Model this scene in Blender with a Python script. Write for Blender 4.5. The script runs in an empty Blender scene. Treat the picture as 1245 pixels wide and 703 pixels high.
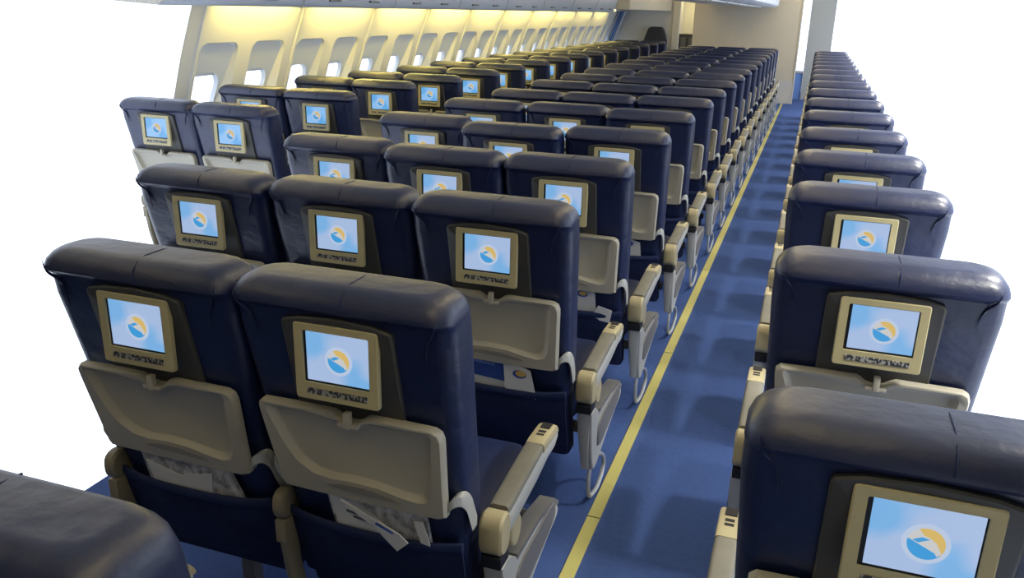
import bpy, bmesh, math, random
from mathutils import Vector, Matrix
random.seed(7)
S = bpy.context.scene
COL = S.collection

# ------------------------------------------------------------------ camera
EYE = 1.58
cam_data = bpy.data.cameras.new('camera')
cam_data.sensor_fit = 'HORIZONTAL'
cam_data.sensor_width = 36.0
cam_data.lens = 36.0 * 1024.09 / 1245.0
cam_data.clip_start = 0.05
cam_data.clip_end = 200
cam = bpy.data.objects.new('camera', cam_data)
COL.objects.link(cam)
cam.matrix_world = Matrix(((0.943674, -0.125255, 0.306252, 0.0),
                           (0.330059, 0.291314, -0.897885, 0.0),
                           (0.023249, 0.948392, 0.316247, EYE),
                           (0, 0, 0, 1)))
S.camera = cam

# ------------------------------------------------------------------ sky, lamps, exposure
world = bpy.data.worlds.new('daylight')
S.world = world
world.use_nodes = True
bg = world.node_tree.nodes['Background']
bg.inputs[0].default_value = (0.86, 0.96, 1.13, 1)
bg.inputs[1].default_value = 2.1
S.view_settings.view_transform = 'Standard'
S.view_settings.look = 'None'
S.view_settings.gamma = 1.0
S.view_settings.use_curve_mapping = False
S.view_settings.exposure = 0.0

def ceiling_lamp(x, y, z, sx, sy, power, color):
    d = bpy.data.lights.new('ceiling_lamp', 'AREA')
    d.shape = 'RECTANGLE'
    d.size = sx
    d.size_y = sy
    d.energy = power
    d.color = color
    o = bpy.data.objects.new('ceiling_lamp', d)
    COL.objects.link(o)
    o.location = (x, y, z)
    return o

WARM = (1.0, 0.82, 0.46)
for yy in (0.2, 2.8, 5.5, 8.2, 11.0, 13.8, 16.0):
    # cove lamps that wash the ceiling over each aisle
    for xx, pw in ((-0.25, 19), (-2.50, 13)):
        o = ceiling_lamp(xx, yy, 1.97, 0.12, 2.7 if yy > 1 else 1.6, (pw if yy > 1 else pw * 0.6) * (1 if yy < 9 else 0.75), WARM)
        o.rotation_euler = (math.pi, 0, 0)
# reading lamps over the seats right of the aisle, one per row
RIGHT_ROWS = [1.095, 1.93, 2.79, 3.52, 4.29, 5.10] + [5.10 + 0.8128 * k for k in range(1, 12)]
for yy in RIGHT_ROWS:
    o = ceiling_lamp(0.95, yy + 0.52, 1.86, 0.14, 0.14, 21, (1.0, 0.96, 0.86))
    o.data.spread = math.radians(120)
ceiling_lamp(-2.4, 17.9, 2.05, 0.4, 0.5, 14, (1.0, 0.85, 0.45))
ceiling_lamp(-1.0, 15.4, 2.14, 0.3, 0.8, 5, WARM)

# ------------------------------------------------------------------ materials
def mat(name, color, rough=0.5, spec=0.5, emit=None, strength=0.0, noise=0.0, nscale=20.0, bump=0.0, bscale=60.0, metal=0.0, stretch=None):
    m = bpy.data.materials.new(name)
    m.use_nodes = True
    nt = m.node_tree
    b = nt.nodes['Principled BSDF']
    b.inputs['Base Color'].default_value = (*color, 1)
    b.inputs['Roughness'].default_value = rough
    b.inputs['Specular IOR Level'].default_value = spec
    b.inputs['Metallic'].default_value = metal
    if emit:
        b.inputs['Emission Color'].default_value = (*emit, 1)
        b.inputs['Emission Strength'].default_value = strength
    tc = nt.nodes.new('ShaderNodeTexCoord')
    src = tc.outputs['Object']
    if stretch:
        mp = nt.nodes.new('ShaderNodeMapping')
        mp.inputs['Scale'].default_value = stretch
        nt.links.new(src, mp.inputs['Vector'])
        src = mp.outputs['Vector']
    if noise:
        n = nt.nodes.new('ShaderNodeTexNoise')
        n.inputs['Scale'].default_value = nscale
        n.inputs['Detail'].default_value = 3
        nt.links.new(src, n.inputs['Vector'])
        r = nt.nodes.new('ShaderNodeValToRGB')
        r.color_ramp.elements[0].position = 0.3
        r.color_ramp.elements[1].position = 0.7
        r.color_ramp.elements[0].color = (*[c * (1 - noise) for c in color], 1)
        r.color_ramp.elements[1].color = (*[min(1, c * (1 + noise)) for c in color], 1)
        nt.links.new(n.outputs['Fac'], r.inputs['Fac'])
        nt.links.new(r.outputs['Color'], b.inputs['Base Color'])
    if bump:
        n2 = nt.nodes.new('ShaderNodeTexNoise')
        n2.inputs['Scale'].default_value = bscale
        n2.inputs['Detail'].default_value = 4
        nt.links.new(src, n2.inputs['Vector'])
        bp = nt.nodes.new('ShaderNodeBump')
        bp.inputs['Strength'].default_value = bump
        bp.inputs['Distance'].default_value = 0.01
        nt.links.new(n2.outputs['Fac'], bp.inputs['Height'])
        nt.links.new(bp.outputs['Normal'], b.inputs['Normal'])
    return m

M = {}
M['leather'] = mat('navy_leather', (0.0045, 0.0108, 0.052), 0.42, 0.7, noise=0.15, nscale=9, bump=0.42, bscale=13, stretch=(1, 1, 1.6))
M['fabric'] = mat('navy_pocket_fabric', (0.005, 0.011, 0.048), 0.75, 0.3, noise=0.2, nscale=14, bump=0.3, bscale=40)
M['hem'] = mat('navy_hem', (0.008, 0.017, 0.066), 0.7, 0.3)
M['cushion'] = mat('navy_cushion', (0.009, 0.018, 0.07), 0.6, 0.3, noise=0.15, nscale=8, bump=0.3, bscale=12)
M['tray'] = mat('grey_tray_plastic', (0.37, 0.35, 0.285), 0.42, 0.4, noise=0.04, nscale=5)
M['groove'] = mat('shaded_tray_groove', (0.24, 0.23, 0.20), 0.5, 0.4)  # darker than the tray: the groove's shade is put into the colour
M['surround'] = mat('charcoal_monitor_surround', (0.055, 0.055, 0.052), 0.5, 0.4)
M['bezel'] = mat('tan_bezel', (0.44, 0.39, 0.22), 0.45, 0.4)
M['gap'] = mat('black_gap', (0.01, 0.011, 0.014), 0.4, 0.4)
M['pad'] = mat('grey_armrest_pad', (0.165, 0.16, 0.135), 0.6, 0.3, noise=0.08, nscale=20)
M['cream'] = mat('cream_plastic', (0.38, 0.335, 0.205), 0.4, 0.45)
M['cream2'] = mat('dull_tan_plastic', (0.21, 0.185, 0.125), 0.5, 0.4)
M['shell'] = mat('pale_grey_shell', (0.37, 0.38, 0.37), 0.45, 0.45)
M['darkgrey'] = mat('dark_grey_plastic', (0.13, 0.13, 0.135), 0.55, 0.35)
M['collar'] = mat('black_rubber', (0.012, 0.013, 0.018), 0.6, 0.3)
M['steel'] = mat('brushed_tube', (0.42, 0.44, 0.47), 0.35, 0.5, metal=0.35)
M['carpet'] = mat('blue_carpet', (0.052, 0.094, 0.265), 0.95, 0.1, noise=0.07, nscale=45, bump=0.5, bscale=400)
M['stripe'] = mat('yellow_floor_strip', (0.40, 0.375, 0.13), 0.5, 0.4, noise=0.08, nscale=3)
M['wall'] = mat('cream_wall_lining', (0.80, 0.79, 0.72), 0.5, 0.35)
M['niche'] = mat('grey_window_niche', (0.76, 0.81, 0.87), 0.6, 0.3)
M['shade'] = mat('grey_window_shade', (0.76, 0.81, 0.87), 0.55, 0.3)
M['bulkhead'] = mat('beige_bulkhead', (0.56, 0.50, 0.385), 0.6, 0.3, noise=0.03, nscale=3)
M['bulkhead_low'] = mat('grey_bulkhead_base', (0.54, 0.52, 0.47), 0.6, 0.3)
M['backwall'] = mat('grey_blue_rear_lining', (0.36, 0.34, 0.30), 0.7, 0.3)
M['pale'] = mat('pale_partition', (0.55, 0.53, 0.46), 0.5, 0.35)
M['greypanel'] = mat('grey_partition', (0.56, 0.56, 0.56), 0.5, 0.35)
M['bin'] = mat('pale_blue_bin', (0.55, 0.60, 0.68), 0.35, 0.45)
M['bin_under'] = mat('bin_underside', (0.55, 0.55, 0.52), 0.4, 0.45)
M['latch'] = mat('grey_latch', (0.12, 0.13, 0.15), 0.4, 0.4)
M['ceiling'] = mat('ceiling_lining', (0.74, 0.71, 0.62), 0.6, 0.3)
M['tube'] = mat('warm_tube', (1, 0.95, 0.7), 0.5, 0.3, emit=(1.0, 0.79, 0.22), strength=66.0)
M['curtain'] = mat('blue_curtain', (0.16, 0.28, 0.62), 0.8, 0.2)
M['curtain_light'] = mat('pale_curtain', (0.45, 0.50, 0.60), 0.8, 0.2)
M['jump'] = mat('charcoal_jump_seat', (0.030, 0.032, 0.045), 0.6, 0.3)
M['paper'] = mat('white_paper', (0.62, 0.62, 0.60), 0.7, 0.2)
M['ink'] = mat('grey_print', (0.10, 0.11, 0.14), 0.7, 0.2)
M['news'] = mat('newsprint', (0.42, 0.42, 0.41), 0.8, 0.15, noise=0.55, nscale=38, stretch=(1.6, 1, 1))
M['cover'] = mat('blue_magazine_cover', (0.035, 0.075, 0.30), 0.4, 0.4)
M['cover_light'] = mat('pale_blue_print', (0.16, 0.26, 0.55), 0.5, 0.4)
M['orange'] = mat('orange_print', (0.62, 0.40, 0.10), 0.5, 0.4)
M['blueprint'] = mat('deep_blue_print', (0.03, 0.08, 0.35), 0.5, 0.4)
M['galley'] = mat('dark_galley_box', (0.05, 0.055, 0.07), 0.5, 0.4)

def screen_mat(name, base, patch, s):
    m = bpy.data.materials.new(name)
    m.use_nodes = True
    nt = m.node_tree
    b = nt.nodes['Principled BSDF']
    b.inputs['Base Color'].default_value = (0.02, 0.02, 0.03, 1)
    b.inputs['Roughness'].default_value = 0.3
    tc = nt.nodes.new('ShaderNodeTexCoord')
    mp = nt.nodes.new('ShaderNodeMapping')
    mp.inputs['Location'].default_value = (-0.02, 0, -0.30)
    n = nt.nodes.new('ShaderNodeTexNoise')
    n.inputs['Scale'].default_value = 13.0
    n.inputs['Detail'].default_value = 1.0
    r = nt.nodes.new('ShaderNodeValToRGB')
    r.color_ramp.elements[0].position = 0.38
    r.color_ramp.elements[0].color = (*patch, 1)
    r.color_ramp.elements[1].position = 0.56
    r.color_ramp.elements[1].color = (*base, 1)
    nt.links.new(tc.outputs['Object'], mp.inputs['Vector'])
    nt.links.new(mp.outputs['Vector'], n.inputs['Vector'])
    nt.links.new(n.outputs['Fac'], r.inputs['Fac'])
    nt.links.new(r.outputs['Color'], b.inputs['Emission Color'])
    b.inputs['Emission Strength'].default_value = s
    return m

M['screen_pale'] = screen_mat('pale_lit_screen', (0.40, 0.53, 0.78), (0.20, 0.46, 0.80), 0.92)
M['screen_blue'] = screen_mat('blue_lit_screen', (0.26, 0.52, 0.86), (0.12, 0.40, 0.78), 0.95)

def glow(name, c, s):
    return mat(name, (0.02, 0.02, 0.02), 0.4, 0.2, emit=c, strength=s)
M['e_halo'] = glow('emblem_halo', (0.52, 0.62, 0.80), 0.9)
M['e_white'] = glow('emblem_white', (0.62, 0.62, 0.62), 0.9)
M['e_orange'] = glow('emblem_orange', (0.68, 0.47, 0.14), 0.95)
M['e_blue'] = glow('emblem_blue', (0.05, 0.33, 0.70), 0.95)

def caption_mat():
    m = mat('caption_strip', (0.03, 0.033, 0.04), 0.5, 0.3)
    nt = m.node_tree
    b = nt.nodes['Principled BSDF']
    tc = nt.nodes.new('ShaderNodeTexCoord')
    mp = nt.nodes.new('ShaderNodeMapping')
    mp.inputs['Scale'].default_value = (1.0, 1.0, 0.55)
    n = nt.nodes.new('ShaderNodeTexNoise')
    n.inputs['Scale'].default_value = 210
    n.inputs['Detail'].default_value = 2
    r = nt.nodes.new('ShaderNodeValToRGB')
    r.color_ramp.elements[0].position = 0.46
    r.color_ramp.elements[0].color = (0.03, 0.033, 0.04, 1)
    r.color_ramp.elements[1].position = 0.56
    r.color_ramp.elements[1].color = (0.33, 0.33, 0.31, 1)
    nt.links.new(tc.outputs['Object'], mp.inputs['Vector'])
    nt.links.new(mp.outputs['Vector'], n.inputs['Vector'])
    nt.links.new(n.outputs['Fac'], r.inputs['Fac'])
    nt.links.new(r.outputs['Color'], b.inputs['Base Color'])
    return m
M['caption'] = caption_mat()

def pane_mat():
    m = bpy.data.materials.new('window_pane')
    m.use_nodes = True
    nt = m.node_tree
    nt.nodes.remove(nt.nodes['Principled BSDF'])
    out = nt.nodes['Material Output']
    t = nt.nodes.new('ShaderNodeBsdfTransparent')
    t.inputs[0].default_value = (0.97, 0.98, 1.0, 1)
    g = nt.nodes.new('ShaderNodeBsdfGlossy')
    g.inputs['Roughness'].default_value = 0.05
    mx = nt.nodes.new('ShaderNodeMixShader')
    mx.inputs[0].default_value = 0.04
    nt.links.new(t.outputs[0], mx.inputs[1])
    nt.links.new(g.outputs[0], mx.inputs[2])
    nt.links.new(mx.outputs[0], out.inputs[0])
    return m
M['pane'] = pane_mat()

# ------------------------------------------------------------------ mesh helpers
def link(name, bm, m, parent=None, smooth=True, mats=None):
    me = bpy.data.meshes.new(name)
    bmesh.ops.recalc_face_normals(bm, faces=bm.faces)
    bm.to_mesh(me)
    bm.free()
    for mm in (mats or [m]):
        me.materials.append(mm)
    if smooth:
        me.polygons.foreach_set('use_smooth', [True] * len(me.polygons))
        try:
            me.set_sharp_from_angle(angle=math.radians(40))
        except Exception:
            pass
    o = bpy.data.objects.new(name, me)
    COL.objects.link(o)
    if parent:
        o.parent = parent
    return o

def empty(name, loc=(0, 0, 0)):
    o = bpy.data.objects.new(name, None)
    o.empty_display_size = 0.1
    COL.objects.link(o)
    o.location = loc
    return o

def tag(o, label, cat, group=None):
    o['label'] = label
    o['category'] = cat
    if group:
        o['group'] = group
    return o

def struct(o):
    o['kind'] = 'structure'
    return o

def copy_tree(o, parent=None, skip=()):
    c = o.copy()
    COL.objects.link(c)
    if parent:
        c.parent = parent
    for ch in list(o.children):
        if ch.name.split('.')[0] in skip:
            continue
        copy_tree(ch, c, skip)
    return c

def box(bm, x0, x1, y0, y1, z0, z1, mi=0, bev=0.0):
    v = [bm.verts.new((x, y, z)) for z in (z0, z1) for y in (y0, y1) for x in (x0, x1)]
    fs = []
    for ids in ((0, 1, 3, 2), (4, 6, 7, 5), (0, 4, 5, 1), (2, 3, 7, 6), (0, 2, 6, 4), (1, 5, 7, 3)):
        f = bm.faces.new([v[i] for i in ids])
        f.material_index = mi
        fs.append(f)
    if bev:
        es = list({e for f in fs for e in f.edges})
        r = bmesh.ops.bevel(bm, geom=es, offset=bev, segments=2, affect='EDGES', profile=0.6)
        for f in r['faces']:
            f.material_index = mi
    return bm

def bx(*a, **k):
    return box(bmesh.new(), *a, **k)

def loft(bm, loops, cap0=True, cap1=True, mi=0):
    rows = [[bm.verts.new(p) for p in lp] for lp in loops]
    n = len(rows[0])
    for a, b in zip(rows, rows[1:]):
        for i in range(n):
            f = bm.faces.new((a[i], a[(i + 1) % n], b[(i + 1) % n], b[i]))
            f.material_index = mi
    if cap0:
        bm.faces.new(rows[0][::-1]).material_index = mi
    if cap1:
        bm.faces.new(rows[-1]).material_index = mi
    return rows

def rrect(w0, w1, h0, h1, r, k=4):
    """rounded rectangle outline in (a, b), counter-clockwise"""
    r = max(1e-4, min(r, (w1 - w0) / 2 - 1e-4, (h1 - h0) / 2 - 1e-4))
    pts = []
    for cx, cy, a0 in ((w1 - r, h0 + r, -90), (w1 - r, h1 - r, 0), (w0 + r, h1 - r, 90), (w0 + r, h0 + r, 180)):
        for i in range(k + 1):
            a = math.radians(a0 + 90 * i / k)
            pts.append((cx + r * math.cos(a), cy + r * math.sin(a)))
    return pts

def resample(pts, n):
    L = [0]
    P = pts + [pts[0]]
    for a, b in zip(P, P[1:]):
        L.append(L[-1] + math.dist(a, b))
    out = []
    j = 0
    for i in range(n):
        t = L[-1] * i / n
        while j < len(L) - 2 and L[j + 1] < t:
            j += 1
        u = (t - L[j]) / max(1e-9, L[j + 1] - L[j])
        out.append((P[j][0] + (P[j + 1][0] - P[j][0]) * u, P[j][1] + (P[j + 1][1] - P[j][1]) * u))
    return out

def tube(bm, path, r, n=8, closed=False):
    P = [Vector(p) for p in path]
    loops = []
    for i, p in enumerate(P):
        a = P[max(0, i - 1)]
        b = P[min(len(P) - 1, i + 1)]
        t = (b - a).normalized()
        up = Vector((1, 0, 0)) if abs(t.x) < 0.9 else Vector((0, 0, 1))
        s = t.cross(up).normalized()
        u = s.cross(t)
        loops.append([p + (s * math.cos(2 * math.pi * k / n) + u * math.sin(2 * math.pi * k / n)) * r for k in range(n)])
    loft(bm, loops)
    return bm

def smooth_path(pts, sub=5):
    P = [Vector(p) for p in pts]
    out = []
    for i in range(len(P) - 1):
        p0, p1, p2, p3 = P[max(0, i - 1)], P[i], P[i + 1], P[min(len(P) - 1, i + 2)]
        for k in range(sub):
            t = k / sub
            out.append(0.5 * ((2 * p1) + (-p0 + p2) * t + (2 * p0 - 5 * p1 + 4 * p2 - p3) * t * t + (-p0 + 3 * p1 - 3 * p2 + p3) * t ** 3))
    out.append(P[-1])
    return out

def plate(bm, outline, axis_map, d0, d1, mi=0, bev=0.0):
    """extrude a 2-D outline between depths d0 and d1; axis_map(a, b, d) gives the point. bev insets both faces' edges"""
    if bev:
        cx = sum(p[0] for p in outline) / len(outline)
        cy = sum(p[1] for p in outline) / len(outline)
        def ins(p):
            v = Vector((p[0] - cx, p[1] - cy))
            L = v.length
            v *= max(0, (L - bev)) / L
            return (cx + v.x, cy + v.y)
        inner = [ins(p) for p in outline]
        s = 1 if d1 > d0 else -1
        loops = [[axis_map(a, b, d0) for a, b in inner], [axis_map(a, b, d0 + s * bev) for a, b in outline],
                 [axis_map(a, b, d1 - s * bev) for a, b in outline], [axis_map(a, b, d1) for a, b in inner]]
    else:
        loops = [[axis_map(a, b, d0) for a, b in outline], [axis_map(a, b, d1) for a, b in outline]]
    loft(bm, loops, mi=mi)
    return bm

# ------------------------------------------------------------------ the cabin shell
XL = -4.1
Y0, Y1 = -1.6, 19.6
FRONT = 16.9
fl = [(XL, Y0), (0.75, Y0), (0.75, Y1), (XL, Y1), (XL, 3.62), (-2.15, 3.62), (-2.15, 1.45), (XL, 1.45)]
bm = bmesh.new()
plate(bm, fl, lambda a, b, d: (a, b, d), -0.06, 0.0)
struct(link('floor', bm, M['carpet'], smooth=False))
# the pale strip along the aisle, laid in lengths
strip = empty('trim_1')
struct(strip)
yy = 0.9
for ln in (1.45, 1.5, 1.5, 1.5, 1.5, 1.5, 1.5, 1.5, 1.5, 1.5, 1.0):
    link('floor_strip', bx(-0.520, -0.478, yy, yy + ln - 0.006, 0.0, 0.006, bev=0.0015), M['stripe'], strip, smooth=False)
    yy += ln
struct(link('ceiling', bx(XL, 1.45, Y0, Y1, 2.16, 2.22), M['ceiling'], smooth=False))
struct(link('wall_back', bx(XL, 1.45, Y0 - 0.06, Y0, 0.0, 2.16), M['backwall'], smooth=False))
struct(link('wall_right', bx(1.39, 1.45, Y0, 1.5, 0.0, 2.16), M['backwall'], smooth=False))
struct(link('wall_left_rear', bx(XL, XL + 0.06, Y0, 1.5, 0.0, 2.16), M['backwall'], smooth=False))

# --- window wall on the left: profile leans in towards the top
PROF = [(0.0, -3.93), (0.35, -3.985), (0.70, -3.965), (0.95, -3.915), (1.24, -3.82), (1.47, -3.73), (1.58, -3.685), (1.75, -3.60), (2.16, -3.36)]
def wx(z):
    for (za, xa), (zb, xb) in zip(PROF, PROF[1:]):
        if z <= zb:
            return xa + (xb - xa) * (z - za) / (zb - za)
    return PROF[-1][1]
WP0, WPL = 4.69, 1.128
wall_left = empty('wall_left')
struct(wall_left)

def wall_strip(y0, y1, z_list, bm):
    rows = []
    for z in z_list:
        rows.append([bm.verts.new((wx(z), y0, z)), bm.verts.new((wx(z), y1, z))])
    for a, b in zip(rows, rows[1:]):
        bm.faces.new((a[0], a[1], b[1], b[0]))

HZ0, HZ1 = 0.68, 1.315
WIN_W = 0.41
ZS = [0.0, 0.35, 0.60]
def win_outline(y, zoff=0):
    return rrect(y - WIN_W / 2, y + WIN_W / 2, HZ0, HZ1, 0.065, 4)

def niche_pt(y, z, yc=0.0):
    """floor of the window niche: shallow at the top, deep and narrower at the bottom"""
    t = (HZ1 - z) / (HZ1 - HZ0)
    k = 0.985 - 0.22 * t
    zz = z - 0.006 if z > 1.0 else z + 0.03
    return (wx(zz) - 0.018 - 0.10 * t, yc + (y + 0.03 * 0) * k - 0.012 * t, zz)

def make_panel():
    bm = bmesh.new()
    e = 0.012
    ya, yb = e, WPL - e
    wall_strip(ya, yb, [0.0, 0.35, 0.60], bm)
    wall_strip(ya, yb, [1.36, 1.47, 1.58, 1.75, 2.16], bm)
    for c in (0.25, 0.5):
        pass
    for y0, y1 in ((ya, WPL / 2), (WPL / 2, yb)):
        yc = 0.238 if y0 == ya else WPL - 0.328
        hole = resample(win_outline(yc), 64)
        outer = resample(rrect(y0, y1, 0.60, 1.36, 0.0005, 1), 64)
        # align by direction from the centre
        def ang(p):
            return math.atan2((p[1] - 0.98) / 0.38, (p[0] - yc) / 0.28)
        def boxpt(a):
            dx, dy = math.cos(a) * 0.28, math.sin(a) * 0.38
            ts = []
            if dx > 1e-9: ts.append((y1 - yc) / dx)
            if dx < -1e-9: ts.append((y0 - yc) / dx)
            if dy > 1e-9: ts.append((1.36 - 0.98) / dy)
            if dy < -1e-9: ts.append((0.60 - 0.98) / dy)
            t = min(ts)
            return (yc + dx * t, 0.98 + dy * t)
        outer = [boxpt(ang(p)) for p in hole]
        # snap nearest outer points to the four corners so that no gap is left
        for cpt in ((y0, 0.60), (y1, 0.60), (y0, 1.36), (y1, 1.36)):
            i = min(range(64), key=lambda k: math.dist(outer[k], cpt))
            outer[i] = cpt
        A = [bm.verts.new((wx(z), y, z)) for y, z in outer]
        B = [bm.verts.new((wx(z), y, z)) for y, z in hole]
        Cc = [bm.verts.new(niche_pt(y - yc, z, yc)) for y, z in hole]
        for P, Q in ((A, B), (B, Cc)):
            for i in range(64):
                j = (i + 1) % 64
                bm.faces.new((P[i], P[j], Q[j], Q[i]))
    # raised rib that covers the joint to the next panel
    rib = []
    for z in (0.0, 0.35, 0.70, 0.95, 1.24, 1.47, 1.58, 1.75, 2.16):
        rib.append([(wx(z), -0.012 - .004, z), (wx(z) + 0.012, -0.008, z), (wx(z) + 0.012, 0.008, z), (wx(z), 0.016, z)])
    rows = [[bm.verts.new(p) for p in r] for r in rib]
    for a, b in zip(rows, rows[1:]):
        for i in range(3):
            bm.faces.new((a[i], a[i + 1], b[i + 1], b[i]))
    return bm

panel0 = link('wall_panel', make_panel(), M['wall'], wall_left)
panel0.location = (0, WP0, 0)
for i in range(1, 11):
    p = panel0.copy()
    COL.objects.link(p)
    p.location = (0, WP0 + WPL * i, 0)
# a narrow closing piece at the near end
bm = bmesh.new()
wall_strip(4.55, 4.69, [0.0, 0.35, 0.70, 0.95, 1.24, 1.47, 1.58, 1.75, 2.16], bm)
link('wall_panel', bm, M['wall'], wall_left)

# one window: niche plate with a rounded opening, pane and half-drawn shade
OZ0, OZ1, OW = 0.72, 1.115, 0.33
def make_window():
    root = empty('window_1')
    bm = bmesh.new()
    hole = resample(rrect(-WIN_W / 2, WIN_W / 2, HZ0, HZ1, 0.065, 4), 48)
    opening = resample(rrect(-OW / 2, OW / 2, OZ0, OZ1, 0.12, 6), 48)
    def np(y, z, extra=0.0):
        t = (HZ1 - z) / (HZ1 - HZ0)
        return (wx(z) - 0.018 - 0.10 * t - extra, y - 0.022, z)
    A = [bm.verts.new(niche_pt(y, z)) for y, z in hole]
    B = [bm.verts.new(np(y, z, .002)) for y, z in opening]
    Cc = [bm.verts.new(np(y * .97, 0.915 + (z - .915) * .97, .035)) for y, z in opening]
    for P, Q in ((A, B), (B, Cc)):
        for i in range(48):
            j = (i + 1) % 48
            bm.faces.new((P[i], P[j], Q[j], Q[i]))
    link('niche', bm, M['niche'], root)
    bm = bmesh.new()
    pts = resample(rrect(-OW / 2 + .002, OW / 2 - .002, OZ0, OZ1, 0.12, 6), 32)
    loft(bm, [[np(y * .97, 0.915 + (z - .915) * .97, .030) for y, z in pts], [np(y * .97, 0.915 + (z - .915) * .97, .034) for y, z in pts]])
    link('pane', bm, M['pane'], root)
    return root

def make_shade(root, z_low):
    bm = bmesh.new()
    o = rrect(-OW / 2 + 0.006, OW / 2 - 0.006, z_low, OZ1 + 0.004, 0.012, 3)
    def sp(y, z, e):
        t = (HZ1 - z) / (HZ1 - HZ0)
        return (wx(z) - 0.018 - 0.10 * t - e, y - 0.022, z)
    loft(bm, [[sp(y, z, .014) for y, z in o], [sp(y, z, .019) for y, z in o]])
    link('shade', bm, M['shade'], root)

win0 = make_window()
struct(win0)
lows = [1.095, 1.10, 1.108, 1.10, 1.104, 1.108]
wins = []
for i in range(22):
    w = win0 if i == 0 else copy_tree(win0)
    w.name = 'window_%d' % (i + 1)
    k, h = divmod(i, 2)
    w.location = (0, WP0 + WPL * k + (0.238 if h == 0 else WPL - 0.328), 0)
    wins.append(w)
for i, w in enumerate(wins):
    make_shade(w, lows[i % 6] + random.uniform(-0.008, 0.008))

# --- overhead bins above the window seats
def make_bin(ln, side=1):
    root = empty('overhead_bin')
    # section (x, z) : front face leans out towards the top; underside runs back to the wall
    sec = [(-2.955, 1.556), (-2.935, 1.575), (-2.86, 1.80), (-2.90, 2.02), (-3.10, 2.155), (-3.44, 2.155), (-3.46, 1.86), (-3.42, 1.68), (-3.30, 1.575)]
    bm = bmesh.new()
    loft(bm, [[(x, 0.004, z) for x, z in sec], [(x, ln - 0.004, z) for x, z in sec]])
    link('body', bm, M['bin_under'], root)
    bm = bmesh.new()
    s2 = [(-2.948, 1.562), (-2.928, 1.578), (-2.852, 1.80), (-2.888, 2.0), (-2.898, 2.0), (-2.862, 1.80), (-2.94, 1.578)]
    loft(bm, [[(x, 0.012, z) for x, z in s2], [(x, ln - 0.012, z) for x, z in s2]])
    d = link('door', bm, M['bin'], root)
    for yy in (0.28, 0.80):
        link('latch', bx(-2.930, -2.905, yy * ln / 1.2, yy * ln / 1.2 + 0.13, 1.592, 1.606, bev=0.004), M['latch'], d)
    return root
bin0 = make_bin(1.2)
for i in range(8):
    b = bin0 if i == 0 else copy_tree(bin0)
    b.location = (0, 3.40 + 1.2 * i, 0)
    ordw = ['nearest the camera at the left edge', 'second from the camera', 'third from the camera', 'fourth from the camera',
            'fifth from the camera', 'sixth from the camera', 'seventh from the camera', 'farthest from the camera'][i]
    tag(b, 'pale blue grey overhead bin above the window seats, ' + ordw, 'overhead bin', 'overhead bins above the window wall')
# tubes behind the bins that wash the wall below
def make_wall_light():
    root = empty('wall_light')
    bm = bmesh.new()
    tube(bm, [(0, 0.06, 0), (0, 0.50, 0), (0, 0.97, 0)], 0.013, 8)
    link('tube', bm, M['tube'], root)
    bm = bmesh.new()
    box(bm, -0.095, 0.03, 0.035, 0.05, -0.035, 0.04)  # unseen end plates, added deep to cut the tube glow into scallops
    box(bm, -0.095, 0.03, 0.985, 1.0, -0.035, 0.04)
    box(bm, -0.02, 0.02, 0.03, 1.0, 0.03, 0.04)
    link('holder', bm, M['bin_under'], root, smooth=False)
    return root
wl0 = make_wall_light()
WLP = ['left edge of the picture', 'second from the left', 'third from the left', 'fourth from the left', 'fifth from the left', 'sixth from the left',
       'seventh from the left', 'eighth from the left', 'ninth from the left', 'last before the curtain']
for i in range(10):
    w = wl0 if i == 0 else copy_tree(wl0)
    w.location = (-3.575, WP0 + 0.045 + WPL * i, 1.605)
    tag(w, 'warm yellow tube light washing the window wall, ' + WLP[i], 'light', 'tube lights over the window wall')

# --- centre bins over the middle block
def make_centre_bin(ln):
    root = empty('centre_bin')
    sec = [(-0.80, 1.705), (-0.755, 1.735), (-0.73, 1.95), (-0.80, 2.155), (-1.80, 2.155), (-1.87, 1.95), (-2.02, 1.785), (-2.06, 1.745), (-2.0, 1.735)]
    bm = bmesh.new()
    loft(bm, [[(x, 0.004, z) for x, z in sec], [(x, ln - 0.004, z) for x, z in sec]])
    b = link('body', bm, M['bin'], root)
    bm = bmesh.new()
    box(bm, -1.25, -1.05, 0.05, ln - 0.05, 1.695, 1.712, bev=0.004)
    link('service_panel', bm, M['bin_under'], root)
    return root
cb0 = make_centre_bin(1.55)
for i in range(5):
    b = cb0 if i == 0 else copy_tree(cb0)
    b.location = (0, 8.95 + 1.56 * i, 0)
    tag(b, 'pale centre overhead bin above the middle block, ' + ['nearest the camera', 'second from the camera', 'third from the camera', 'fourth from the camera', 'touching the beige bulkhead'][i],
        'overhead bin', 'centre overhead bins')

# --- front of the cabin
struct(link('wall_front', bx(-2.27, -0.335, FRONT, FRONT + 0.05, 0.0, 2.16), M['bulkhead'], smooth=False))
struct(link('baseboard_front', bx(-2.265, -0.340, FRONT - 0.012, FRONT - 0.001, 0.0, 0.42), M['bulkhead_low'], smooth=False))
struct(link('trim_2', bx(-0.349, -0.325, FRONT - 0.02, FRONT + 0.06, 0.0, 2.16, bev=0.004), M['pale'], smooth=False))
struct(link('trim_3', bx(-2.66, -2.53, FRONT - 0.04, FRONT + 0.08, 0.0, 2.16, bev=0.01), M['pale'], smooth=False))
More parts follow.
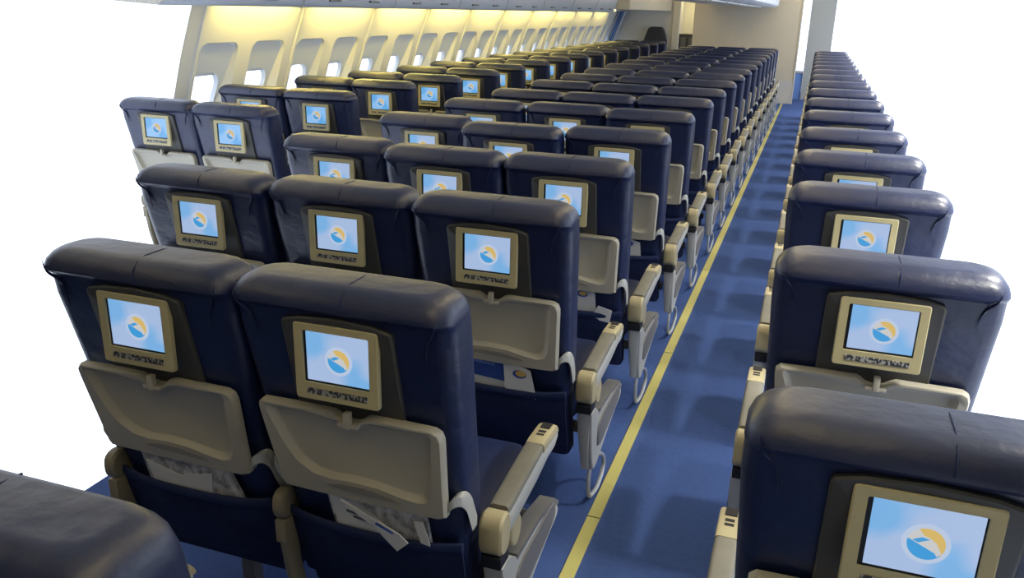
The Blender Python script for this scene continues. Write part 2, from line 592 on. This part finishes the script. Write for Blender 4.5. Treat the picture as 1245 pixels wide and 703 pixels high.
# grey partition left of the pillar, cut to the curve of the wall
bm = bmesh.new()
zz = [0.0, 0.35, 0.70, 0.95, 1.24, 1.47, 1.58, 1.75, 2.16]
out = [(-2.66, 0.0), (-2.66, 2.16)] + [(wx(z), z) for z in zz[::-1]]
plate(bm, out, lambda a, b, d: (a, d, b), FRONT + 0.0, FRONT + 0.04)
struct(link('wall_front_left', bm, M['greypanel'], smooth=False))
struct(link('trim_4', bx(-3.64, -2.70, 13.02, FRONT - 0.01, 1.60, 2.155, bev=0.01), M['pale'], smooth=False))
# galley room behind the opening
struct(link('wall_front_far', bx(-2.75, -0.36, 18.6, 18.66, 0.0, 2.16), M['pale'], smooth=False))
struct(link('trim_5', bx(-2.80, -2.70, FRONT + 0.1, 18.6, 0.0, 2.16), M['pale'], smooth=False))
g = tag(empty('galley_cart', (-2.40, 17.55, 0)), 'dark galley cart standing in the opening beside the beige bulkhead', 'cart')
link('body', bx(-0.20, 0.20, -0.2, 0.2, 0.0, 1.18, bev=0.015), M['galley'], g)
for k in (-0.1, 0.06):
    link('door', bx(k - 0.05, k + 0.05, -0.216, -0.2005, 0.10, 1.12, bev=0.006), M['latch'], g)
# aisle end : doorway with a bright pane above a blue half panel
struct(link('trim_6', bx(-0.66, -0.60, 17.9, 18.02, 0.0, 2.16, bev=0.005), M['greypanel'], smooth=False))
struct(link('trim_7', bx(-0.20, 0.25, 17.9, 18.02, 0.0, 2.16, bev=0.005), M['shell'], smooth=False))
dr = struct(empty('door_1', (-0.40, 17.96, 0)))
link('lower_panel', bx(-0.198, 0.198, -0.02, 0.02, 0.0, 0.50, bev=0.004), M['curtain'], dr)
link('sill', bx(-0.198, 0.198, -0.05, 0.03, 0.50, 0.545, bev=0.004), M['shell'], dr)
link('pane', bx(-0.198, 0.198, -0.005, 0.005, 0.545, 2.15), M['pane'], dr, smooth=False)

# curtain at the end of the window wall
cur = tag(empty('curtain', (0, FRONT - 0.22, 0)), 'blue and white curtain drawn back against the far end of window wall', 'curtain')
for j, (o0, mm) in enumerate(((0.015, 'curtain_light'), (0.055, 'curtain'), (0.095, 'curtain'), (0.13, 'curtain_light'))):
    bm = bmesh.new()
    loops = []
    for z in (0.45, 0.70, 0.95, 1.24, 1.47, 1.57):
        c = (wx(z) + o0 + 0.02, 0.012 * math.sin(z * 9 + j))
        loops.append([(c[0] + 0.020 * math.cos(a), c[1] + 0.05 * math.sin(a), z) for a in [2 * math.pi * k / 10 for k in range(10)]])
    loft(bm, loops)
    link('curtain_fold', bm, M[mm], cur)

# crew seat against the grey partition
js = tag(empty('jump_seat', (-2.94, FRONT - 0.16, 0)), 'tall dark crew seat with rounded headrest against the grey partition', 'seat')
bm = bmesh.new()
hw = [(0.50, 0.20), (0.95, 0.22), (1.05, 0.225), (1.15, 0.20), (1.24, 0.165), (1.285, 0.145), (1.31, 0.10)]
loft(bm, [[(a, b, z) for a, b in rrect(-w, w, -0.05, 0.05, 0.04, 3)] for z, w in hw])
link('backrest', bm, M['jump'], js)
link('seat', bx(-0.2, 0.2, -0.10, 0.10, 0.0, 0.48, bev=0.02), M['jump'], js)

# ------------------------------------------------------------------ the airline seat
# local frame: origin on the floor under the rear face of the headrest; +y is forward, the rear face looks to -y
def yb(z):
    """rear face of the back shell"""
    return 0.0 if z >= 0.98 else (0.98 - z) * 0.24

def make_back():
    """leather back with a rolled crest"""
    bm = bmesh.new()
    loops = []
    zs = [(0.44, .215), (0.52, .222), (0.60, .226), (0.70, .230), (0.80, .234), (0.90, .238), (0.96, .241)]
    for z, w in zs:
        yr = yb(z)
        loops.append([(a, b, z) for a, b in rrect(-w, w, yr, yr + 0.125, 0.035, 4)])
    # the crest: bulges rearward a little, then rolls over
    for z, w, r0, f0, rad in ((1.008, .2405, -0.002, 0.122, .035), (1.016, .241, -0.014, 0.121, .038), (1.024, .2415, -0.024, 0.120, .040)):
        loops.append([(a, b, z) for a, b in rrect(-w, w, r0, f0, rad, 4)])
    R = 0.052
    for th in (10, 28, 46, 64, 80, 90):
        t = math.radians(th)
        ins = R * (1 - math.cos(t))
        z = 1.022 + R * math.sin(t) * 0.95
        loops.append([(a, b, z) for a, b in rrect(-.2415 + ins, .2415 - ins, -0.024 + ins * .8, 0.120 - ins * .5, .040, 4)])
    loft(bm, loops)
    return bm

def make_crease(sx):
    """a fold in the leather that runs down from a top corner of the headrest"""
    bm = bmesh.new()
    path = smooth_path([(sx * 0.222, -0.020, 1.045), (sx * 0.214, -0.020, 1.020), (sx * 0.200, -0.004, 0.998), (sx * 0.190, 0.0, 0.975), (sx * 0.186, 0.003, 0.94)], 4)
    loops = []
    for i, p in enumerate(path):
        r = 0.0042 * math.sin(math.pi * (i + 0.7) / (len(path) + 0.6))
        loops.append([(p.x, p.y + r * 0.8 * math.cos(a), p.z + r * math.sin(a)) for a in [2 * math.pi * k / 6 for k in range(6)]])
    loft(bm, loops)
    return bm

def rear(a, b, d):
    """map (x, z, distance behind the rear face)"""
    return (a, yb(b) - d, b)

def tray_pt(u, v, d):
    """tray plane: v counts down from the tray's top edge"""
    z = 0.792 - v * 0.985
    return (u, 0.036 + v * 0.20 - d, z)

def make_tray():
    bm = bmesh.new()
    outer = [(-.200, 0.0), (-.212, .012), (-.208, .06), (-.200, .14), (-.194, .20), (-.192, .226), (-.186, .232), (-.05, .236), (.10, .238), (.195, .236), (.201, .228),
             (.203, .16), (.207, .08), (.210, .025), (.205, .008), (.192, 0.0), (.07, -.002), (.045, -.002), (.036, .010), (.020, .018), (0, .018), (-.016, .010), (-.026, -.002), (-.1, -.002)]
    rec = [(-.186, .012), (-.188, .022), (-.176, .06), (-.158, .11), (-.135, .150), (-.10, .174), (-.06, .180), (-.01, .176), (.05, .180), (.10, .191), (.14, .196), (.160, .188),
           (.170, .165), (.176, .11), (.180, .05), (.183, .018), (.178, .012), (.07, .013), (.05, .014), (.036, .022), (.02, .029), (0, .029), (-.02, .022), (-.1, .012)]
    def seg(pts, anchors, counts):
        out = []
        for a, b, n in zip(anchors, anchors[1:] + [len(pts)], counts):
            part = (pts + [pts[0]])[a:b + 1]
            L = [0]
            for p, q in zip(part, part[1:]):
                L.append(L[-1] + math.dist(p, q))
            for i in range(n):
                t = L[-1] * i / n
                j = max(k for k in range(len(L) - 1) if L[k] <= t + 1e-9)
                u = (t - L[j]) / max(1e-9, L[j + 1] - L[j])
                out.append((part[j][0] + (part[j + 1][0] - part[j][0]) * u, part[j][1] + (part[j + 1][1] - part[j][1]) * u))
        return out
    oc, rc = seg(outer, [0, 6, 10, 14], (16, 20, 14, 30)), seg(rec, [0, 5, 11, 16], (16, 20, 14, 30))
    def shrink(pts, k):
        cx, cy = 0, 0.115
        return [(cx + (p[0] - cx) * (1 - k / 0.2), cy + (p[1] - cy) * (1 - k / 0.115)) for p in pts]
    loops = [[tray_pt(u, v, 0.0) for u, v in oc],
             [tray_pt(u, v, 0.016) for u, v in oc],
             [tray_pt(u, v, 0.023) for u, v in shrink(oc, .004)],
             [tray_pt(u, v, 0.024) for u, v in shrink(rc, -.006)],
             [tray_pt(u, v, 0.020) for u, v in shrink(rc, -.001)],
             [tray_pt(u, v, 0.009) for u, v in shrink(rc, .010)],
             [tray_pt(u, v, 0.007) for u, v in shrink(rc, .016)]]
    loft(bm, loops)
    return bm

def make_groove():
    bm = bmesh.new()
    pts = [(-.075, .197), (-.03, .190), (.03, .192), (.085, .203), (.10, .211), (.05, .210), (-.02, .206), (-.06, .204)]
    loft(bm, [[tray_pt(u, v, 0.022) for u, v in pts], [tray_pt(u, v, 0.0262) for u, v in pts]])
    return bm

def emblem():
    bm = bmesh.new()
    cx, cz, R = 0.006, 0.920, 0.0235
    d = 0.0112
    def disc(r, dd, mi, a0=0, a1=360, n=24, c=(cx, cz)):
        pts = [(c[0] + r * math.cos(math.radians(a0 + (a1 - a0) * k / n)), c[1] + r * math.sin(math.radians(a0 + (a1 - a0) * k / n))) for k in range(n + (0 if a1 - a0 >= 360 else 1))]
        lo = [bm.verts.new((p[0], -d - dd, p[1])) for p in pts]
        lo2 = [bm.verts.new((p[0], -d - dd - .0003, p[1])) for p in pts]
        n2 = len(pts)
        bm.faces.new(lo2).material_index = mi
        for i in range(n2):
            bm.faces.new((lo[i], lo[(i + 1) % n2], lo2[(i + 1) % n2], lo2[i])).material_index = mi
    disc(R * 1.28, 0.0, 0)
    disc(R, 0.0004, 1)
    disc(R, 0.0008, 2, -38, 118)
    disc(R, 0.0008, 3, 168, 322)
    # white swirl that separates the halves
    sw = [(-.020, .010), (-.010, .006), (.002, .001), (.010, -.008), (.015, -.016), (.020, -.010), (.012, .004), (.004, .010), (-.008, .014)]
    lo = [bm.verts.new((cx + a, -d - .0015, cz + b)) for a, b in sw]
    bm.faces.new(lo).material_index = 1
    bird = [(-.018, .004), (-.006, .010), (.004, .008), (-.004, .004), (-.010, .001)]
    lo = [bm.verts.new((cx + a, -d - .0018, cz + b)) for a, b in bird]
    bm.faces.new(lo).material_index = 3
    return bm

def make_arm_parts(root, cx, w, aisle=0, back=0.0):
    """armrest centred on x = cx, runs forward beside the cushion; aisle = -1 / +1 adds the end panel on that side"""
    hw = w / 2
    y0, y1, zt = 0.185, 0.60, 0.535
    top = lambda y: zt - 0.022 + 0.03 * max(0, min(1, (y - y0) / 0.3))
    bm = bmesh.new()
    sec = []
    for y in (y0 + 0.02 - back, 0.30, 0.42, 0.52, 0.575, y1):
        z1 = top(y) - 0.012
        z0 = z1 - (0.062 if y < 0.5 else 0.050 if y < 0.58 else 0.035)
        sec.append([(cx + a, y, b) for a, b in rrect(-hw, hw, z0, z1, 0.012, 2)])
    loft(bm, sec)
    arm = link('armrest', bm, M['shell'], root)
    bm = bmesh.new()
    sec = []
    for y, k in ((y0 + 0.035 - back, .92), (y0 + 0.05 - back, 1), (0.34, 1), (0.465, 1), (0.475, .95)):
        sec.append([(cx + a, y, b) for a, b in rrect(-hw * .96 * k, hw * .96 * k, top(y) - 0.02, top(y) + 0.004, 0.010, 3)])
    loft(bm, sec)
    link('pad', bm, M['pad'], arm)
    bm = bmesh.new()
    sec = []
    for y, dz in ((0.478, 0), (0.50, 0.001), (0.585, -.002), (0.603, -.008), (0.610, -.020)):
        sec.append([(cx + a, y, b) for a, b in rrect(-hw * .97, hw * .97, top(y) - 0.03, top(y) + 0.003 + dz, 0.008, 2)])
    loft(bm, sec)
    link('tip_cap', bm, M['cream'], arm)
    bm = bmesh.new()
    zc = top(0.55) + 0.002
    box(bm, cx - .012, cx + .014, 0.560, 0.590, zc - .004, zc + .0025, bev=0.001)
    for k in range(3):
        box(bm, cx - .010, cx + .010, 0.500 + k * .018, 0.511 + k * .018, zc - .004, zc + .0015)
    link('controls', bm, M['collar'], arm, smooth=False)
    # rear hub
    bm = bmesh.new()
    oc = rrect(0.160 - back, 0.225 - back, 0.415 if aisle else 0.445, 0.520, 0.030, 4)
    plate(bm, oc, lambda a, b, d: (cx + d, a, b), -hw * 1.05, hw * 1.05, bev=0.006)
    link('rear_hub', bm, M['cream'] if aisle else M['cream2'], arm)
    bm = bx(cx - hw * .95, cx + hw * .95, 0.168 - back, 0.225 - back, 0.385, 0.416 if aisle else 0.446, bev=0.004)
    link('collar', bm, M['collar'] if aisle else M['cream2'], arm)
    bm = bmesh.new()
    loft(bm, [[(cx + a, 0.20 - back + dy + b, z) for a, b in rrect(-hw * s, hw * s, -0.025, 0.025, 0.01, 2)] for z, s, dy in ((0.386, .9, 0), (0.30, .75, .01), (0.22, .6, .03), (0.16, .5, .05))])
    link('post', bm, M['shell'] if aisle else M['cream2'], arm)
    if aisle:
        s = aisle
        xi, xo = cx - s * 0.012, cx + s * 0.026
        bm = bmesh.new()
        o = [(0.175, 0.385), (0.23, 0.385), (0.30, 0.34), (0.45, 0.335), (0.585, 0.31), (0.635, 0.275), (0.630, 0.250), (0.55, 0.232), (0.44, 0.20), (0.33, 0.165), (0.265, 0.150), (0.235, 0.165), (0.205, 0.25)]
        o = [(v.x, v.y) for v in [Vector((p.x, p.y)) for p in smooth_path([(a, b, 0) for a, b in o] + [(o[0][0], o[0][1], 0)], 3)[:-1]]]
        plate(bm, o, lambda a, b, d: (d, a, b), xi, xo, bev=0.004)
        pn = link('end_panel', bm, M['shell'], root)
        bm = bmesh.new()
        oc = [(0.292 + .036 * math.cos(t), 0.415 + .042 * math.sin(t)) for t in [2 * math.pi * k / 20 for k in range(20)]]
        plate(bm, oc, lambda a, b, d: (d, a, b), xi, xo - s * .006, bev=0.004)
        link('pivot_disc', bm, M['cream'], root)
        bm = bmesh.new()
        o2 = rrect(0.0, 1.0, 0.0, 1.0, 0.25, 4)
        o2 = [(0.275 + 0.32 * a, 0.205 + 0.055 * a + b * (0.115 - 0.05 * a)) for a, b in o2]
        plate(bm, o2, lambda a, b, d: (d, a, b), xo - s * 0.004, xo + s * 0.005, bev=0.003)
        link('inset', bm, M['darkgrey'], pn)
        bm = bmesh.new()
        o3 = [(0.28, 0.342), (0.45, 0.337), (0.585, 0.312), (0.632, 0.280), (0.635, 0.292), (0.59, 0.326), (0.45, 0.352), (0.28, 0.356)]
        plate(bm, o3, lambda a, b, d: (d, a, b), xi - s * .002, xo + s * .002)
        link('top_pad', bm, M['darkgrey'], pn)
        bm = bmesh.new()
        xx = cx + s * 0.012
        tube(bm, smooth_path([(xx, .262, .17), (xx, .245, .11), (xx, .262, .045), (xx, .305, .022), (xx + s * .008, .36, .03), (xx + s * .012, .415, .075), (xx + s * .010, .40, .125), (xx, .34, .160), (xx, .28, .175)], 4), 0.0075, 7)
        link('luggage_bar', bm, M['steel'], root)
    return arm

def make_seat(kind):
    """kind: 'inner' one armrest at its left; 'right' / 'left' also has the aisle armrest and end panel on that side"""
    root = empty('airline_seat')
    back = link('backrest', make_back(), M['leather'], root)
    for s in (-1, 1):
        link('crease', make_crease(s), M['leather'], back)
    bm = bmesh.new()
    tube(bm, [(.02, .105, 1.068), (.02, .07, 1.0712), (.02, .02, 1.0712), (.02, -.002, 1.064), (.02, -.018, 1.050), (.02, -.0235, 1.03)], .0019, 5)
    link('seam', bm, M['hem'], back)
    # monitor
    bm = bmesh.new()
    o = [(-.122, .775), (.122, .775), (.122, .985), (.118, .993), (.08, 1.002), (0, 1.007), (-.08, 1.002), (-.118, .993), (-.122, .985)]
    loft(bm, [[(a, yb(b) + .02, b) for a, b in o], [(a, yb(b) - 0.009, b) for a, b in o], [(a * .97, yb(b) - 0.012, .885 + (b - .885) * .97) for a, b in o]])
    mon = link('monitor_surround', bm, M['surround'], root)
    bm = bmesh.new()
    oo = rrect(-.0925, .0925, .829, .991, .006, 2)
    ii = rrect(-.073, .073, .866, .976, .003, 2)
    def ring(pts, d):
        return [(a, 0.004 - d if False else -d, b) for a, b in pts]
    loft(bm, [ring(oo, .002), ring(oo, .012), ring(rrect(-.0905, .0905, .831, .989, .005, 2), .014), ring(ii, .0135), ring(ii, .006)], cap0=True, cap1=False)
    link('bezel', bm, M['bezel'], mon)
    link('screen_gap', bx(-.0735, .0735, -.008, -.004, .8655, .9765), M['gap'], mon, smooth=False)
    link('screen', bx(-.0655, .0700, -.0105, -.0075, .8715, .9735), M['screen_pale'], mon, smooth=False)
    bm = emblem()
    link('emblem', bm, None, mon, smooth=False, mats=[M['e_halo'], M['e_white'], M['e_orange'], M['e_blue']])
    link('caption_strip', bx(-.066, .068, -.0155, -.012, .8425, .8555, bev=.001), M['caption'], mon, smooth=False)
    # tray table
    tr = link('tray_table', make_tray(), M['tray'], root)
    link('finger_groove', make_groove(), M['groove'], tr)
    bm = bmesh.new()
    box(bm, .004, .018, -.004, .012, .769, .805, bev=.003)
    box(bm, -.012, .034, .0, .016, .769, .779, bev=.003)
    link('latch', bm, M['tray'], tr)
    for s in (-1, 1):
        bm = bmesh.new()
        path = smooth_path([(s * .198, .080, .580), (s * .212, .078, .602), (s * .226, .090, .604), (s * .234, .105, .585), (s * .236, .120, .550), (s * .234, .140, .515)], 4)
        loft(bm, [[(p.x, p.y - .010, p.z - .013), (p.x + .0, p.y + .016, p.z - .013), (p.x, p.y + .016, p.z + .010), (p.x, p.y - .010, p.z + .010)] for p in path])
        link('tray_arm', bm, M['shell'], root)
    # literature pocket: a slung panel with a hem
    bm = bmesh.new()
    loops = []
    for z, dd in ((0.452, .030), (0.42, .036), (0.36, .034), (0.30, .022), (0.25, .004)):
        ybk = yb(z) - .0
        loops.append([(x, ybk - dd * (1 - (x / .245) ** 4) - .002 + t, z + 0.012 * (x / .235) ** 2) for x, t in
                      [(-.216 + .0432 * k, 0) for k in range(11)] + [(.216 - .0432 * k, .006) for k in range(11)]])
    loft(bm, loops)
    pk = link('seat_pocket', bm, M['fabric'], root)
    bm = bmesh.new()
    loops = []
    for k in range(13):
        x = -.218 + .03633 * k
        z = 0.455 + 0.012 * (x / .235) ** 2
        y = yb(.452) - .032 * (1 - (x / .245) ** 4) - .001
        loops.append([(x, y + .007 * math.cos(a), z + .013 * math.sin(a)) for a in [2 * math.pi * j / 8 for j in range(8)]])
    loft(bm, loops)
    link('hem', bm, M['hem'], pk)
    # lower shroud behind the pocket, cushion, base
    bm = bmesh.new()
    loft(bm, [[(a, yb(z) + b, z) for a, b in rrect(-.214, .214, .006, .10, .02, 3)] for z in (.22, .30, .38, .46, .56)])
    link('lower_shroud', bm, M['fabric'], root)
    bm = bmesh.new()
    loft(bm, [[(a, b, z) for a, b in rrect(-w, w, ya, ye, .05, 4)] for z, w, ya, ye in ((.30, .195, .24, .60), (.33, .215, .22, .625), (.42, .218, .20, .635), (.452, .21, .21, .62), (.46, .19, .23, .59))])
    link('seat_cushion', bm, M['cushion'], root)
    bm = bmesh.new()
    tube(bm, [(-.22, .30, .27), (0, .30, .27), (.22, .30, .27)], .02, 8)
    tube(bm, [(-.22, .56, .27), (0, .56, .27), (.22, .56, .27)], .02, 8)
    link('seat_frame', bm, M['darkgrey'], root)
    for yy in (.30, .56):
        link('leg', bx(-.02, .02, yy - .02, yy + .02, 0.0, .27, bev=.004), M['darkgrey'], root)
    if kind != 'left':
        make_arm_parts(root, -.2260, .030, 0, .085)
    if kind == 'right':
        make_arm_parts(root, .262, .052, 1)
    if kind == 'left':
        make_arm_parts(root, -.262, .052, -1)
    return root

protos = {k: make_seat(k) for k in ('inner', 'right', 'left')}
used = set()
def place(kind, x, y, label, group, screen='pale', dz=0.0, lean=0.0):
    if kind not in used:
        used.add(kind)
        o = protos[kind]
    else:
        o = copy_tree(protos[kind])
    o.location = (x, y, dz)
    tag(o, label, 'seat', group)
    if screen != 'pale':
        for ch in o.children:
            for g2 in ch.children:
                if g2.name.split('.')[0] == 'screen':
                    g2['blue'] = 1
    return o

ORD = ['nearest', 'second', 'third', 'fourth', 'fifth', 'sixth', 'seventh', 'eighth', 'ninth', 'tenth', 'eleventh', 'twelfth', 'thirteenth', 'fourteenth', 'fifteenth', 'sixteenth', 'seventeenth']
PITCH = 0.8128
XA, SP, YR = -0.808, 0.4845, 1.329
fine = {(2, 0): (0, .005), (2, 1): (-.005, .02), (2, 2): (-.01, .005), (3, 0): (.002, -.035), (3, 1): (.003, -.05), (3, 2): (-.005, .015),
        (4, 0): (0, -.005), (4, 1): (.003, -.085), (4, 2): (-.015, .055), (5, 0): (-.005, .015), (5, 1): (-.008, .095), (5, 2): (-.015, .05)}
colname = ['aisle seat by the yellow strip', 'centre seat', 'seat on the far aisle']
for row in range(1, 18):
    for c in range(3):
        if row == 1 and c == 2:
            continue
        dx, dy = fine.get((row, c), (0, 0))
        if row > 5:
            dy = random.uniform(-.02, .03)
        kind = 'right' if c == 0 else 'inner' if c == 1 else 'left'
        lab = 'navy %s in the middle block, %s row from the camera' % (colname[c], ORD[row - 1])
        if row == 1:
            lab = ['large navy seat with screen and newspaper in the nearest row, beside the aisle', 'navy centre seat of the nearest row, cut by the left picture edge'][c]
        o = place(kind, XA - SP * c + dx, YR + PITCH * (row - 1) + dy, lab, 'navy seats of the middle block')
place('right', XA, YR - PITCH - 0.01, 'navy aisle seat mostly out of view, armrest tip in the lower left corner', 'navy seats of the middle block')

# left block, two abreast
LX = -2.853
ly = [3.70, 4.615, 5.49, 6.20, 7.00] + [7.00 + PITCH * k for k in range(1, 12)]
lx = [-2.835, -2.885, -2.90, -2.842, -2.817] + [LX] * 11
for i, (x, y) in enumerate(zip(lx, ly)):
    place('right', x, y, 'bluish navy aisle seat in the left window block, %s row from the camera' % ORD[i], 'navy seats of the left block', 'blue')
    place('inner', x - SP, y + random.uniform(-.03, .03), 'bluish navy seat beside the windows in the left block, %s row from the camera' % ORD[i], 'navy seats of the left block', 'blue')
# right block: only the aisle column shows
for i in range(18):
    if i > 16:
        break
    y = RIGHT_ROWS[i]
    place('left', 0.212, y, 'navy aisle seat right of the blue aisle, %s row from the camera' % ORD[i], 'navy seats right of the aisle')

# blue tint of the screens in the left block (own mesh copy, shared by them all)
blue_mesh = None
for o in list(COL.objects):
    if o.get('blue'):
        if blue_mesh is None:
            blue_mesh = o.data.copy()
            blue_mesh.materials[0] = M['screen_blue']
        o.data = blue_mesh
        del o['blue']

# ------------------------------------------------------------------ papers in the pockets
def pocket_y(z):
    return yb(z) - 0.012
def sheet(name, corners, m, parent, thick=0.006, off=0.0):
    bm = bmesh.new()
    loft(bm, [[(x, pocket_y(z) - off, z) for x, z in corners], [(x, pocket_y(z) - off - thick, z) for x, z in corners]])
    return link(name, bm, m, parent, smooth=False)
def at_seat(name, x, y, label, cat, group=None):
    return tag(empty(name, (x, y, 0)), label, cat, group)

# newspaper with folded corner, nearest aisle seat
n = at_seat('newspaper', XA, YR, 'grey newspaper with a white folded corner in the nearest aisle seat pocket', 'newspaper')
sheet('pages', [(-.085, .40), (.150, .40), (.145, .535), (.125, .585), (-.095, .585)], M['news'], n, .010)
sheet('front_page', [(-.075, .41), (.095, .41), (.045, .49), (-.04, .568), (-.088, .575)], M['paper'], n, .003, .0105)
sheet('folded_corner', [(.078, .446), (.108, .478), (.090, .500), (.03, .530), (-.04, .566), (-.03, .553), (.03, .505)], M['paper'], n, .004, .036)
sheet('back_corner', [(.128, .47), (.150, .465), (.140, .535), (.118, .53)], M['paper'], n, .003, .016)
sheet('print_line', [(-.05, .512), (-.01, .505), (-.008, .511), (-.048, .519)], M['ink'], n, .0015, .014)
sheet('print_line', [(-.035, .498), (.0, .492), (.002, .498), (-.033, .505)], M['ink'], n, .0015, .014)
sheet('print_line', [(.035, .517), (.075, .498), (.078, .502), (.04, .523)], M['blueprint'], n, .0015, .0405)
# newspaper in the centre seat pocket of the nearest row
n = at_seat('newspaper', XA - SP, YR, 'crumpled grey newspaper in the pocket of the nearest centre seat', 'newspaper')
sheet('pages', [(-.12, .40), (.165, .40), (.13, .545), (.02, .565), (-.12, .57)], M['news'], n, .010)
sheet('front_page', [(-.10, .41), (.05, .41), (.08, .53), (-.02, .50), (-.11, .53)], M['paper'], n, .003, .0105)
# second row aisle seat: blue magazine and safety card
x2, y2 = XA, YR + PITCH
n = at_seat('magazine', x2, y2, 'blue covered magazine in the second row aisle seat pocket', 'magazine')
sheet('pages', [(-.105, .40), (.05, .40), (.03, .575), (-.115, .585)], M['paper'], n, .006)
sheet('cover', [(-.082, .500), (.035, .490), (.030, .568), (-.096, .578)], M['cover'], n, .002, .0065)
sheet('cover_print', [(-.075, .548), (.0, .543), (.0, .551), (-.077, .557)], M['cover_light'], n, .001, .0088)
sheet('spine', [(-.112, .56), (-.098, .500), (-.090, .502), (-.104, .585)], M['orange'], n, .002, .007)
n = at_seat('safety_card', x2, y2, 'white card with an orange and blue oval beside the blue magazine', 'card')
sheet('card', [(.03, .40), (.135, .40), (.115, .545), (.045, .575), (.03, .56)], M['paper'], n, .003, .011)
ell = lambda cx, cz, rx, rz, t0=0, t1=360: [(cx + rx * math.cos(math.radians(t0 + (t1 - t0) * k / 14)), cz + rz * math.sin(math.radians(t0 + (t1 - t0) * k / 14))) for k in range(14)]
sheet('oval', ell(.080, .528, .022, .015), M['blueprint'], n, .001, .0145)
sheet('oval_crescent', ell(.084, .531, .017, .011), M['orange'], n, .001, .0157)
# third row aisle seat: a white card, and a small folded leaflet
x3, y3 = XA + .005, YR + PITCH * 2 - .035
n = at_seat('safety_card', x3, y3, 'white safety card with a round emblem in the third row aisle seat pocket', 'card')
sheet('card', [(-.03, .40), (.12, .40), (.115, .545), (.08, .572), (.02, .565), (.0, .53)], M['paper'], n, .003, .004)
sheet('oval', ell(.065, .540, .022, .014), M['blueprint'], n, .001, .0075)
sheet('oval_crescent', ell(.068, .542, .016, .009), M['orange'], n, .001, .0087)
n = at_seat('leaflet', x3, y3, 'crumpled white leaflet with grey print left of the third row card', 'leaflet')
sheet('page', [(-.12, .40), (-.01, .40), (.02, .50), (-.06, .535), (-.12, .525)], M['news'], n, .004, .010)
n = at_seat('leaflet', x3, y3, 'small folded white leaflet sticking out right of the third row card', 'leaflet')
sheet('page', [(.10, .44), (.175, .43), (.185, .485), (.13, .500)], M['paper'], n, .003, .016)
# fourth row aisle seat
x4, y4 = XA, YR + PITCH * 3 - .005
n = at_seat('safety_card', x4, y4, 'white safety card with blue print in the fourth row aisle seat pocket', 'card')
sheet('card', [(.0, .40), (.14, .40), (.13, .54), (.05, .565), (.0, .55)], M['paper'], n, .003, .004)
sheet('oval', ell(.075, .53, .024, .014), M['blueprint'], n, .001, .0075)
